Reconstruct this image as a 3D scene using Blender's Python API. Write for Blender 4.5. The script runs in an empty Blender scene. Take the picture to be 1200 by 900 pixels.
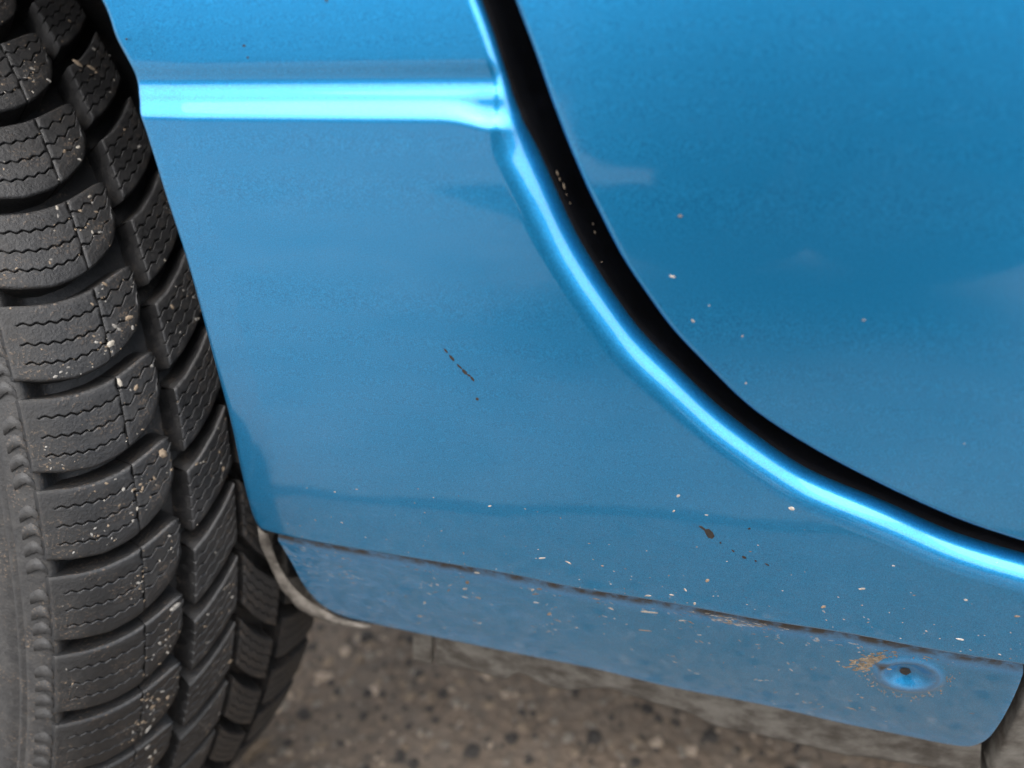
import bpy, bmesh, math, random
import numpy as np
from mathutils import Matrix, Vector

rnd = random.Random(7)
C = bpy.context.scene.collection
scene = bpy.context.scene

# ------------------------------------------------------------------ camera
H = 0.555                      # camera height above the ground
D = 0.207                      # camera distance from the body side (plane y = 0)
F = 936.0                      # focal length in 1200-pixel units
v1 = np.array([-3409, -335, F]); v1 /= np.linalg.norm(v1)
v2 = np.array([98, 1621, F]); v2 -= v1 * (v2 @ v1); v2 /= np.linalg.norm(v2)
AX = -v1; AZ = -v2; AY = np.cross(AZ, AX)
M = np.array([AX, AY, AZ])     # camera (right, down, forward) -> world
EYE = np.array([0.0, -D, H])
cam_d = bpy.data.cameras.new('camera'); cam = bpy.data.objects.new('camera', cam_d); C.objects.link(cam)
R3 = np.stack([M[:, 0], -M[:, 1], -M[:, 2]], 1)
m4 = Matrix.Identity(4)
for i in range(3):
    for j in range(3): m4[i][j] = R3[i, j]
    m4[i][3] = EYE[i]
cam.matrix_world = m4
cam_d.sensor_fit = 'HORIZONTAL'; cam_d.sensor_width = 36; cam_d.lens = F / 1200 * 36
cam_d.clip_start = 0.01; cam_d.clip_end = 500
cam_d.dof.use_dof = True; cam_d.dof.focus_distance = 0.275; cam_d.dof.aperture_fstop = 6.5
scene.camera = cam

# ------------------------------------------------------------------ light
SUN_EL, SUN_AZ = 70.0, 172.0      # overcast: a wide soft sun behind the camera's shoulder
w = bpy.data.worlds.new('World'); scene.world = w; w.use_nodes = True
nt = w.node_tree; nt.nodes.clear()
sky = nt.nodes.new('ShaderNodeTexSky'); sky.sky_type = 'NISHITA'; sky.sun_disc = False
sky.sun_elevation = math.radians(SUN_EL); sky.sun_rotation = math.radians(SUN_AZ)
sky.air_density = 1.0; sky.dust_density = 4.0; sky.ozone_density = 1.0
hsv = nt.nodes.new('ShaderNodeHueSaturation'); hsv.inputs['Saturation'].default_value = 0.35
bg = nt.nodes.new('ShaderNodeBackground'); bg.inputs[1].default_value = 0.15
wo = nt.nodes.new('ShaderNodeOutputWorld')
nt.links.new(sky.outputs[0], hsv.inputs['Color']); nt.links.new(hsv.outputs[0], bg.inputs[0]); nt.links.new(bg.outputs[0], wo.inputs[0])
sd = bpy.data.lights.new('sun', 'SUN'); sun = bpy.data.objects.new('sun', sd); C.objects.link(sun)
sd.energy = 0.8; sd.angle = math.radians(96); sd.color = (1, 0.96, 0.9)
az = math.radians(SUN_AZ); el = math.radians(SUN_EL)
sdir = Vector((math.sin(az) * math.cos(el), math.cos(az) * math.cos(el), math.sin(el)))
sun.rotation_euler = sdir.to_track_quat('Z', 'Y').to_euler(); sun.location = sdir * 5
scene.view_settings.view_transform = 'Standard'; scene.view_settings.look = 'None'
scene.view_settings.exposure = 2.2; scene.view_settings.gamma = 1.0

# ------------------------------------------------------------------ helpers
def ray(px, py):
    return M @ np.array([px - 600.0, py - 450.0, F])
def on_y(px, py, y=0.0):
    r = ray(px, py); t = (y + D) / r[1]; return EYE + r * t
def on_z(px, py, z=0.0):
    r = ray(px, py); t = (z - EYE[2]) / r[2]; return EYE + r * t
def surf(px, py, f):
    y = 0.0
    for _ in range(8):
        P = on_y(px, py, y); y = f(P[0], P[2])
    return on_y(px, py, y)
def spline(pts, n):
    """Catmull-Rom through pts, n samples per span"""
    P = np.array(pts, float); P = np.vstack([2 * P[0] - P[1], P, 2 * P[-1] - P[-2]])
    out = []
    for i in range(1, len(P) - 2):
        p0, p1, p2, p3 = P[i - 1:i + 3]
        d0, d1, d2 = [max(np.linalg.norm(b - a), 1e-9) ** 0.5 for a, b in ((p0, p1), (p1, p2), (p2, p3))]
        m1 = (p2 - p1) + d1 * ((p1 - p0) / d0 - (p2 - p0) / (d0 + d1))
        m2 = (p2 - p1) + d1 * ((p3 - p2) / d2 - (p3 - p1) / (d1 + d2))
        for t in np.linspace(0, 1, n, endpoint=False):
            out.append((2*t**3-3*t**2+1)*p1 + (t**3-2*t**2+t)*m1 + (-2*t**3+3*t**2)*p2 + (t**3-t**2)*m2)
    out.append(P[-2]); return np.array(out)
def resample(P, fr):
    L = np.concatenate([[0], np.cumsum(np.linalg.norm(np.diff(P, axis=0), axis=1))])
    s = np.asarray(fr) * L[-1]
    return np.stack([np.interp(s, L, P[:, k]) for k in range(P.shape[1])], 1)
def between(P, i0, i1, n):
    """n samples of polyline P between indices i0 and i1 by arc length, end excluded"""
    return resample(P[i0:i1 + 1], np.linspace(0, 1, n, endpoint=False))
def sst(x, a, b):
    t = np.clip((np.asarray(x, float) - a) / (b - a), 0, 1); return t * t * (3 - 2 * t)

def link(name, me, mat, parent=None, smooth=True):
    if mat is not None:
        for m_ in (mat if isinstance(mat, (list, tuple)) else [mat]): me.materials.append(m_)
    if smooth: me.polygons.foreach_set('use_smooth', [True] * len(me.polygons))
    o = bpy.data.objects.new(name, me); C.objects.link(o); o.parent = parent
    return o
def grid_mesh(name, G, attrs=None, flip=False):
    a, b = G.shape[:2]
    V = G.reshape(-1, 3)
    idx = np.arange(a * b).reshape(a, b)
    q = np.stack([idx[:-1, :-1], idx[1:, :-1], idx[1:, 1:], idx[:-1, 1:]], -1).reshape(-1, 4)
    if flip: q = q[:, ::-1]
    me = bpy.data.meshes.new(name); me.from_pydata(V.tolist(), [], q.tolist()); me.update()
    for k, v in (attrs or {}).items():
        at = me.attributes.new(k, 'FLOAT', 'POINT'); at.data.foreach_set('value', np.asarray(v, np.float32).ravel())
    return me
def tag(o, label=None, cat=None, kind=None, group=None):
    if label: o['label'] = label
    if cat: o['category'] = cat
    if kind: o['kind'] = kind
    if group: o['group'] = group
    return o

# ------------------------------------------------------------------ materials
class NB:
    def __init__(s, name):
        s.m = bpy.data.materials.new(name); s.m.use_nodes = True; s.t = s.m.node_tree; s.t.nodes.clear()
        s.out = s.n('ShaderNodeOutputMaterial'); s.p = s.n('ShaderNodeBsdfPrincipled'); s.l(s.p.outputs[0], s.out.inputs[0])
        s.co = s.n('ShaderNodeTexCoord')
    def n(s, t): return s.t.nodes.new(t)
    def l(s, a, b): s.t.links.new(a, b)
    def val(s, sock, v):
        if hasattr(v, 'is_linked') or isinstance(v, bpy.types.NodeSocket): s.l(v, sock)
        else: sock.default_value = v
    def noise(s, scale, detail=3, rough=0.55, vec=None, dist=0.0):
        k = s.n('ShaderNodeTexNoise'); k.inputs['Scale'].default_value = scale; k.inputs['Detail'].default_value = detail
        k.inputs['Roughness'].default_value = rough; k.inputs['Distortion'].default_value = dist
        s.l(vec if vec is not None else s.co.outputs['Object'], k.inputs['Vector']); return k.outputs['Fac']
    def mapv(s, sc, rot=(0, 0, 0)):
        k = s.n('ShaderNodeMapping'); k.inputs['Scale'].default_value = sc; k.inputs['Rotation'].default_value = rot
        s.l(s.co.outputs['Object'], k.inputs['Vector']); return k.outputs[0]
    def voro(s, scale, feat='F1', vec=None):
        k = s.n('ShaderNodeTexVoronoi'); k.feature = feat; k.inputs['Scale'].default_value = scale
        s.l(vec if vec is not None else s.co.outputs['Object'], k.inputs['Vector']); return k
    def ramp(s, fac, stops):
        k = s.n('ShaderNodeValToRGB'); e = k.color_ramp.elements
        while len(e) < len(stops): e.new(0.5)
        for el_, (p, c) in zip(e, stops): el_.position = p; el_.color = (*c, 1) if len(c) == 3 else c
        s.l(fac, k.inputs[0]); return k.outputs[0]
    def rng(s, fac, a, b, c=0.0, d=1.0):
        k = s.n('ShaderNodeMapRange'); k.interpolation_type = 'SMOOTHSTEP'
        for i, v in zip((1, 2, 3, 4), (a, b, c, d)): k.inputs[i].default_value = v
        s.l(fac, k.inputs[0]); return k.outputs[0]
    def math(s, op, a, b=0.0):
        k = s.n('ShaderNodeMath'); k.operation = op; s.val(k.inputs[0], a); s.val(k.inputs[1], b); return k.outputs[0]
    def mix(s, fac, a, b):
        k = s.n('ShaderNodeMix'); k.data_type = 'RGBA'
        s.val(k.inputs[0], fac)
        s.val(k.inputs[6], a if not isinstance(a, tuple) else (*a, 1)); s.val(k.inputs[7], b if not isinstance(b, tuple) else (*b, 1))
        return k.outputs[2]
    def attr(s, name):
        k = s.n('ShaderNodeAttribute'); k.attribute_name = name; return k.outputs['Fac']
    def bump(s, h, strength, dist, normal=None):
        k = s.n('ShaderNodeBump'); k.inputs['Strength'].default_value = strength; k.inputs['Distance'].default_value = dist
        s.l(h, k.inputs['Height'])
        if normal is not None: s.l(normal, k.inputs['Normal'])
        return k.outputs[0]
    def set(s, **kw):
        for k, v in kw.items(): s.val(s.p.inputs[k.replace('_', ' ')], v if not (isinstance(v, tuple) and len(v) == 3) else (*v, 1))
        return s.m

PAINT = (0.016, 0.235, 0.56)
def paint_material(name, dusty):
    b = NB(name)
    flake = b.noise(3400, 1, 0.5)
    col = b.mix(b.rng(flake, 0.35, 0.68), (0.013, 0.205, 0.45), (0.022, 0.335, 0.67))
    blotch = b.noise(9, 3)
    dust = b.math('MULTIPLY', b.rng(b.noise(900, 2, 0.7), 0.45, 0.8), 0.05)
    dust = b.math('ADD', dust, b.rng(blotch, 0.35, 0.75, 0.0, 0.03))
    fleck = b.rng(b.noise(420, 2, 0.6), 0.73, 0.78)            # tiny pale dust specks
    at = b.attr('dirt')
    streak = b.math('ADD', b.math('MULTIPLY', b.noise(150, 6, 0.7, b.mapv((0.6, 1, 2.0), (0, 0.2, 0))), 0.4), b.math('MULTIPLY', b.noise(500, 4, 0.7, b.mapv((0.45, 1, 1.3), (0, 0.15, 0))), 0.6))
    film = b.math('MULTIPLY', at, b.rng(streak, 0.40, 0.66, 0.06, 1.0))
    film = b.math('MULTIPLY', film, dusty)
    tot = b.math('MINIMUM', b.math('ADD', b.math('ADD', dust, film), b.math('MULTIPLY', fleck, b.math('MULTIPLY', at, 0.5))), 1.0)
    dirtcol = b.mix(b.noise(150, 4), (0.06, 0.052, 0.042), (0.19, 0.175, 0.15))
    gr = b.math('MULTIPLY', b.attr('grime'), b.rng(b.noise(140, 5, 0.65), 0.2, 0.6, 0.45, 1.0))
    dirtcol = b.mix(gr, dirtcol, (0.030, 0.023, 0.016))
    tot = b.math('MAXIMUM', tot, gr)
    b.l(b.mix(tot, col, dirtcol), b.p.inputs['Base Color'])
    inv = b.math('SUBTRACT', 1.0, tot)
    b.l(b.math('MULTIPLY', inv, 0.9), b.p.inputs['Metallic'])
    b.l(b.math('MULTIPLY', inv, 1.0), b.p.inputs['Coat Weight'])
    b.l(b.rng(tot, 0.0, 1.0, 0.36, 0.9), b.p.inputs['Roughness'])
    b.set(Coat_Roughness=0.055, Coat_IOR=1.62)
    nf = b.bump(flake, 0.10, 0.0004)
    b.l(b.bump(b.noise(300, 4), 0.04, 0.0003, nf), b.p.inputs['Normal'])
    orange = b.bump(b.noise(120, 1), 0.05, 0.0004)
    b.l(orange, b.p.inputs['Coat Normal'])
    return b.m
M_PAINT = paint_material('blue_metallic_paint', 0.55)
M_FLANGE = paint_material('dusty_blue_paint', 1.0)

def rubber_material():
    b = NB('tyre_rubber')
    n1 = b.noise(38, 5, 0.6); n2 = b.noise(260, 4, 0.65)
    oi = b.n('ShaderNodeObjectInfo')
    base = b.mix(b.rng(n1, 0.35, 0.7), (0.003, 0.003, 0.0033), (0.007, 0.007, 0.0075))
    dust = b.math('MULTIPLY', b.rng(n2, 0.42, 0.72), b.rng(n1, 0.35, 0.7, 0.15, 0.55))
    at = b.attr('dirt')
    dust = b.math('MINIMUM', b.math('ADD', dust, b.math('MULTIPLY', at, b.rng(n2, 0.2, 0.7, 0.45, 1.0))), 1.0)
    dcol = b.mix(b.noise(90, 4), (0.012, 0.0115, 0.011), (0.034, 0.032, 0.029))
    brown = b.math('MULTIPLY', b.rng(b.noise(900, 4, 0.75), 0.54, 0.66), b.rng(b.noise(70, 3), 0.44, 0.62))
    c = b.mix(dust, base, dcol)
    c = b.mix(b.math('MULTIPLY', brown, 0.75), c, b.mix(b.noise(500, 2), (0.055, 0.036, 0.022), (0.15, 0.11, 0.075)))
    b.l(c, b.p.inputs['Base Color'])
    b.l(b.rng(dust, 0, 1, 0.56, 0.85), b.p.inputs['Roughness'])
    h = b.math('ADD', b.noise(900, 4, 0.6), b.math('MULTIPLY', b.noise(180, 3), 1.2))
    b.l(b.bump(h, 0.35, 0.0009), b.p.inputs['Normal'])
    return b.m
M_RUB = rubber_material()

def plain(name, c1, c2, scale, rough, bump=0.3, bdist=0.001, metallic=0.0):
    b = NB(name)
    b.l(b.mix(b.rng(b.noise(scale, 5, 0.65), 0.3, 0.7), c1, c2), b.p.inputs['Base Color'])
    b.set(Roughness=rough, Metallic=metallic)
    b.l(b.bump(b.noise(scale * 6, 4), bump, bdist), b.p.inputs['Normal'])
    return b.m
M_BLACK = plain('gap_shade_black', (0.002, 0.002, 0.0025), (0.004, 0.004, 0.005), 80, 0.8)  # near-black that paints shade into the door and liner gaps
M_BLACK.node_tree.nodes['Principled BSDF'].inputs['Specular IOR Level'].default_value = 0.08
M_LINER = plain('dirty_liner_edge', (0.04, 0.033, 0.026), (0.19, 0.17, 0.145), 130, 0.85)
M_SEAM = plain('dirty_seam_metal', (0.038, 0.031, 0.023), (0.135, 0.125, 0.107), 75, 0.85, 0.6)
M_UNDER = plain('underbody_black', (0.012, 0.011, 0.010), (0.03, 0.027, 0.024), 20, 0.9)
M_CHIP = plain('bare_chip', (0.006, 0.005, 0.004), (0.02, 0.013, 0.008), 900, 0.7)
M_RUST = plain('rusty_scab', (0.08, 0.058, 0.035), (0.21, 0.165, 0.11), 600, 0.9)
M_STRAW = plain('pale_straw', (0.17, 0.15, 0.12), (0.36, 0.33, 0.28), 300, 0.8)
M_TAN = plain('tan_grit', (0.09, 0.064, 0.04), (0.19, 0.145, 0.10), 300, 0.85)
M_GRIT = plain('grey_grit', (0.10, 0.093, 0.083), (0.24, 0.225, 0.20), 300, 0.8)
M_STONE = [plain('stone_%s' % n, a, b_, 120, 0.85) for n, a, b_ in (
    ('brown', (0.10, 0.074, 0.05), (0.17, 0.13, 0.092)), ('grey', (0.10, 0.085, 0.068), (0.16, 0.14, 0.115)),
    ('dark', (0.014, 0.012, 0.010), (0.03, 0.026, 0.022)), ('pale', (0.19, 0.15, 0.11), (0.27, 0.215, 0.165)))]

def ground_material():
    b = NB('weathered_asphalt')
    v = b.voro(95); 
    c = b.ramp(v.outputs['Distance'], [(0.0, (0.135, 0.10, 0.07)), (0.45, (0.10, 0.073, 0.051)), (0.9, (0.05, 0.04, 0.03))])
    c = b.mix(b.rng(b.noise(30, 5, 0.65), 0.35, 0.7, 0.0, 0.65), c, (0.12, 0.097, 0.075))
    c = b.mix(b.rng(b.noise(3, 4), 0.4, 0.7, 0.0, 0.35), c, (0.075, 0.065, 0.055))
    b.l(c, b.p.inputs['Base Color']); b.set(Roughness=0.9)
    h = b.math('SUBTRACT', b.noise(160, 4), v.outputs['Distance'])
    b.l(b.bump(h, 0.7, 0.004), b.p.inputs['Normal'])
    return b.m
M_GROUND = ground_material()
M_PAVING = plain('pale_paving', (0.095, 0.088, 0.08), (0.15, 0.14, 0.128), 6, 0.85, 0.3, 0.002)
M_WALL = plain('grey_render', (0.085, 0.085, 0.08), (0.13, 0.13, 0.125), 3, 0.9)
M_CLOTH = plain('dark_cloth', (0.012, 0.012, 0.015), (0.02, 0.02, 0.024), 60, 0.9)
M_SKIN = plain('skin', (0.42, 0.26, 0.19), (0.5, 0.32, 0.24), 40, 0.6)
M_HAIR = plain('dark_hair', (0.015, 0.011, 0.008), (0.03, 0.022, 0.016), 200, 0.6)

# ------------------------------------------------------------------ ground
bm = bmesh.new(); bmesh.ops.create_grid(bm, x_segments=2, y_segments=2, size=60)
me = bpy.data.meshes.new('ground'); bm.to_mesh(me); bm.free()
tag(link('ground', me, M_PAVING), kind='structure')
edge = [(-8 + 0.05 * k, -0.30 - 0.18 * (-8 + 0.05 * k + 0.15) + 0.006 * math.sin(k * 0.9) + rnd.uniform(-0.005, 0.005)) for k in range(321)]
V = [(x, y, 0.0) for x, y in edge] + [(x, y + 0.004, 0.004) for x, y in edge] + [(x, 4.0, 0.004) for x, y in edge]
n = len(edge); Fq = []
for r_ in range(2):
    for k in range(n - 1): Fq.append((r_ * n + k, r_ * n + k + 1, r_ * n + n + k + 1, r_ * n + n + k))
me = bpy.data.meshes.new('asphalt'); me.from_pydata(V, [], Fq); me.update()
tag(link('asphalt', me, M_GROUND, smooth=False), kind='structure')

me = bpy.data.meshes.new('tar_seam')
me.from_pydata([(x, y + 0.006 + 0.004 * math.sin(x * 31), 0.0075) for x, y in edge] + [(x, y + 0.022 + 0.004 * math.sin(x * 23), 0.0075) for x, y in edge], [], [(k, k + 1, n + k + 1, n + k) for k in range(n - 1)]); me.update()
tag(link('tar_seam', me, M_CHIP, smooth=False), kind='structure')

def lump(verts, faces, mats, c, r, mi, flat=0.7, elong=1.0, axis=None, up=None):
    """an irregular little stone: a squashed, jittered octahedron-like hull, 14 verts"""
    up = Vector(up) if up is not None else Vector((0, 0, 1))
    t = Vector((rnd.gauss(0, 1), rnd.gauss(0, 1), rnd.gauss(0, 1))) if axis is None else Vector(axis)
    t = (t - up * t.dot(up)).normalized(); s = up.cross(t)
    n = 6; base = len(verts)
    a0 = rnd.random() * 6.28
    rings = ((0.0, 0.92), (0.55, 0.72))
    for hgt, rad in rings:
        for k in range(n):
            a = a0 + k * 2 * math.pi / n + rnd.uniform(-0.3, 0.3); rr = r * rad * rnd.uniform(0.72, 1.15)
            p = c + t * (rr * elong * math.cos(a)) + s * (rr * math.sin(a)) + up * (r * flat * hgt * rnd.uniform(0.8, 1.15))
            verts.append(tuple(p))
    verts.append(tuple(c + up * r * flat * 0.85))
    for k in range(n):
        k2 = (k + 1) % n
        faces.append((base + k, base + k2, base + n + k2, base + n + k)); mats.append(mi)
        faces.append((base + n + k, base + n + k2, base + 2 * n)); mats.append(mi)
def lump_object(name, verts, faces, mats, materials, parent=None, smooth=False):
    me = bpy.data.meshes.new(name); me.from_pydata(verts, [], faces); me.update()
    o = link(name, me, materials, parent, smooth)
    me.polygons.foreach_set('material_index', mats); return o
V, Fc, Mi = [], [], []
for k in range(14000):
    x = rnd.uniform(-0.42, 0.42); y = rnd.uniform(-0.18, 0.62)
    r = min(0.007, 0.0016 + rnd.expovariate(1 / 0.0011))
    mi = rnd.choices((0, 1, 2, 3), (5, 3.5, 3.6, 2))[0]
    if mi == 2: r *= 1.25
    lump(V, Fc, Mi, Vector((x, y, 0.0032)), r, mi, 0.55)
tag(lump_object('loose_gravel', V, Fc, Mi, M_STONE), 'brown and grey stones of the worn asphalt under the blue car', 'gravel', 'stuff')

# ------------------------------------------------------------------ car
car = bpy.data.objects.new('car', None); C.objects.link(car)
tag(car, 'blue metallic car seen close at its fender, front tyre and door edge', 'car')

def zpx(px, py): return on_y(px, py)[2]
Z_MID = zpx(600, 300)
Z_TUCK = zpx(600, 500)
def barrel(x, z): z = np.asarray(z); return 0.45 * (z - Z_MID) ** 2 + 0.3 * np.maximum(0, Z_TUCK - z) ** 2
# the ledge pressed across the fender: slope profile along z, integrated into a step
_zs = np.linspace(H - 0.6, H + 0.4, 20001)
def _slope(z):
    z1, z2, z3, za, zb, ze = [zpx(380, p) for p in (64, 86, 104, 124, 131, 145)]
    px1 = abs(z2 - z1) / 22
    return (-0.20 * np.exp(-((z - zpx(380, 86)) / (9 * px1)) ** 2) + 0.56 * (1 - sst(z, za, z3 + 0.0030)) * sst(z, ze, zb)) * (1 - 0.55 * np.exp(-((z - zpx(380, 118)) / 0.0009) ** 2))
_sl = np.array(_slope(_zs)); _step = np.concatenate([[0], np.cumsum((_sl[1:] + _sl[:-1]) / 2 * np.diff(_zs))])
def ledge(z): return np.interp(z, _zs, _step)
LIP_X = on_y(200, 300)[0]
def fender_y(x, z):
    x = np.asarray(x, float); z = np.asarray(z, float)
    return barrel(x, z) + ledge(z)

# fender outline in the photograph's pixels, carried onto the body side
SHUT = [(572, 0), (586, 37), (602, 87), (613, 132), (628, 162), (653, 212), (678, 267), (704, 312), (729, 350), (760, 397), (803, 445),
        (852, 495), (914, 542), (952, 567), (977, 572 + 7), (1051, 609), (1126, 643), (1201, 667), (1320, 697), (1500, 730)]
SHUT = [(x - 12 - 3 * float(sst(y, 90, 200)) + 5 * float(sst(y, 330, 480)), y + 3 + 7 * float(sst(y, 90, 260)) - 11 * float(sst(y, 330, 520))) for x, y in SHUT]
LIP = [(112, 0), (130, 46), (149, 82), (155, 100), (157, 122), (163, 150), (187, 226), (215, 312), (246, 425), (265, 495), (281, 562), (291, 598), (297, 613), (305, 622)]
FOLD = [(318, 626), (352, 634), (425, 647), (512, 661), (600, 676), (667, 690), (783, 709), (890, 729), (987, 744), (1093, 764), (1197, 781), (1320, 801), (1500, 830)]
def to_world(pts, f): return [surf(x, y, f) for x, y in pts]
S3 = to_world(SHUT, fender_y); O3 = to_world(LIP + FOLD, fender_y)
# above the frame: the shut line runs on up, the lip runs on as the wheel arch
s_top = [np.array([S3[0][0] - 0.016 * k, 0, S3[0][2] + 0.045 * k]) for k in (4, 3, 2, 1)]
arch_c = np.array([-0.515, H - 0.225]); rad0 = math.hypot(O3[0][0] - arch_c[0], O3[0][2] - arch_c[1]); a0 = math.atan2(O3[0][2] - arch_c[1], O3[0][0] - arch_c[0])
o_top = [np.array([arch_c[0] + (rad0 + 0.0015 * k * k) * math.cos(a0 + 0.16 * k), 0, arch_c[1] + (rad0 + 0.0015 * k * k) * math.sin(a0 + 0.16 * k)]) for k in (9, 8, 7, 6, 5, 4, 3, 2, 1)]
NS = 24
def soften(P, n, it):
    P = resample(P, np.linspace(0, 1, n))
    for _ in range(it): P[1:-1] = 0.25 * P[:-2] + 0.5 * P[1:-1] + 0.25 * P[2:]
    return P
Sw = soften(spline([p[[0, 2]] for p in s_top + S3], NS), 1400, 220); Ow = spline([p[[0, 2]] for p in o_top + O3], NS)
def near(P, q): return int(np.argmin(((P - np.asarray(q)) ** 2).sum(1)))
def wxz(px, py): return surf(px, py, fender_y)[[0, 2]]
pairs = [((575, -2), (112, 0), 70), ((605, 85), (150, 85), 90), ((656, 210), (187, 226), 60), ((732, 348), (237, 390), 60), ((806, 443), (281, 562), 50),
         ((845, 486), (305, 622), 40), ((955, 565), (600, 676), 60), ((1054, 607), (850, 721), 50), ((1204, 665), (1100, 766), 60)]
iS = [0] + [near(Sw, wxz(*a)) for a, b, n in pairs] + [len(Sw) - 1]
iO = [0] + [near(Ow, wxz(*b)) for a, b, n in pairs] + [len(Ow) - 1]
ns = [pairs[k][2] if k < len(pairs) else 40 for k in range(len(iS) - 1)]
ns[1] = 130; ns[0] = 60
def rows_of(P, I):
    out = [between(P, I[k], I[k + 1], ns[k]) for k in range(len(I) - 1)]
    return np.vstack(out + [P[-1:]])
SR = rows_of(Sw, iS); OR = rows_of(Ow, iO)
def smooth_rows(A, it):
    for _ in range(it): A[1:-1] = 0.25 * A[:-2] + 0.5 * A[1:-1] + 0.25 * A[2:]
    return A
def seg_dist(P, poly):
    a = poly[:-1]; b = poly[1:]; ab = b - a; L2 = (ab ** 2).sum(1) + 1e-18
    out = np.empty(len(P)); 
    for i0 in range(0, len(P), 4000):
        p = P[i0:i0 + 4000][:, None]
        t = np.clip(((p - a) * ab).sum(-1) / L2, 0, 1)
        out[i0:i0 + 4000] = np.sqrt((((a + t[..., None] * ab) - p) ** 2).sum(-1)).min(1)
    return out
NR, NQ = len(SR), 170
L = np.linalg.norm(OR - SR, axis=1)
zone = np.minimum(0.022, 0.6 * L)
k1 = np.linspace(0, 1, 60)[None] ** 1.3 * zone[:, None]
k2 = zone[:, None] + np.linspace(0, 1, NQ - 59)[None, 1:] * (L - zone)[:, None]
dist = np.concatenate([k1, k2], 1)
q = dist / L[:, None]
XZ = SR[:, None] + q[..., None] * (OR - SR)[:, None]
flat = XZ.reshape(-1, 2)
dS = seg_dist(flat, Sw[::2]).reshape(NR, NQ); dS[:, 0] = 0
dO = seg_dist(flat, Ow[::3]).reshape(NR, NQ); dO[:, -1] = 0
X, Z = XZ[..., 0], XZ[..., 1]
Y = barrel(X, Z) + ledge(Z + 0.0024 * np.exp(-(np.maximum(dS - 0.006, 0) / 0.007) ** 2) * sst(-Z, -zpx(380, 108), -zpx(380, 140)))
zu, zl = zpx(600, 95), zpx(640, 190)
wr = 0.0034 + 0.0066 * sst(-Z, -zu, -zl)                 # roll at the shut line: tight above the ledge, full below
Rr = wr / math.sin(math.radians(76)); u = np.clip(wr - dS, 0, None) / Rr
Y = Y + Rr * (1 - np.sqrt(np.maximum(0, 1 - u ** 2)))
# the wheel-arch lip: a faint flat 17 mm band beside the edge
band = 1 - sst(dO, 0.0145, 0.018)
onlip = sst(Z, OR[:, 1].min() + 0.02, OR[:, 1].min() + 0.07)
Y = Y + 0.06 * (0.017 - np.minimum(dO, 0.017)) * onlip
u = np.clip(1 - dO / 0.0022, 0, 1); Y = Y + 0.0022 * (1 - np.sqrt(np.maximum(0, 1 - u ** 2)))
G = np.stack([X, Y, Z], -1)
nS = np.gradient(SR, axis=0); nS = np.stack([-nS[:, 1], nS[:, 0]], 1); nS /= np.linalg.norm(nS, axis=1)[:, None]
def wall(col, dys, inset=None):
    return [np.stack([col[:, 0], col[:, 1] + dy, col[:, 2]], 1) for dy in dys]
gap_base = G[:, 0].copy()
pre = [G[:, 0] + np.stack([-0.0 * L, 0.0035 + 0 * L, 0 * L], 1), G[:, 0] + np.stack([0 * L, 0.0012 + 0 * L, 0 * L], 1)]; post = wall(G[:, -1], (0.003, 0.010))
Gf = np.concatenate([np.stack(pre, 1), G, np.stack(post, 1)], 1)
zf = Ow[:, 1].min()
zfold = np.interp(X, [p[0] for p in O3[len(LIP) - 2:]], [p[2] for p in O3[len(LIP) - 2:]])
low = np.clip(1 - (Z - zfold) / 0.085, 0, 1) ** 2 * 0.16 + np.exp(-np.clip(Z - zfold, 0, 1) / 0.0022) * 0.55
dirt = np.concatenate([np.zeros((NR, 2)), low, np.ones((NR, 2))], 1)
fender = link('fender', grid_mesh('fender', Gf, {'dirt': dirt}, flip=False), M_PAINT, car)

# door skin
DOOR = [(602, 0), (625, 60), (650, 132), (687, 222), (702, 252), (728, 303), (757, 346), (786, 386), (824, 426), (875, 476), (911, 502), (950, 526),
        (977, 541), (1050, 578), (1125, 611), (1200, 636), (1320, 668), (1500, 706)]
D3 = to_world(DOOR, barrel)
d_top = [np.array([D3[0][0] - 0.0165 * k, 0, D3[0][2] + 0.045 * k]) for k in (4, 3, 2, 1)]
Dw = resample(soften(spline([p[[0, 2]] for p in d_top + D3], 16), 1400, 220), np.linspace(0, 1, 260))
far = np.stack([np.interp(np.linspace(0, 1, 260), [0, 0.35, 1], [0.02, 0.32, Dw[-1, 0] + 0.02]),
                np.interp(np.linspace(0, 1, 260), [0, 0.35, 1], [Dw[0, 1] + 0.002, Dw[0, 1] + 0.002, Dw[-1, 1] + 0.03])], 1)
Ld = np.linalg.norm(far - Dw, axis=1)
dd = np.concatenate([np.linspace(0, 0.006, 16)[None].repeat(260, 0), 0.006 + np.linspace(0, 1, 70)[None, 1:] * (Ld - 0.006)[:, None]], 1)
XZ = Dw[:, None] + (dd / Ld[:, None])[..., None] * (far - Dw)[:, None]
dE = seg_dist(XZ.reshape(-1, 2), Dw).reshape(XZ.shape[:2]); dE[:, 0] = 0
Yd = barrel(XZ[..., 0], XZ[..., 1]); u = np.clip(1 - dE / 0.0016, 0, 1); Yd = Yd + 0.0016 * (1 - np.sqrt(np.maximum(0, 1 - u * u)))
Gd = np.stack([XZ[..., 0], Yd, XZ[..., 1]], -1)
Gd = np.concatenate([np.stack(wall(Gd[:, 0], (0.03, 0.004)), 1), Gd], 1)
door = link('door', grid_mesh('door', Gd, {'dirt': np.zeros(Gd.shape[:2])}, flip=True), M_PAINT, car)

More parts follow.
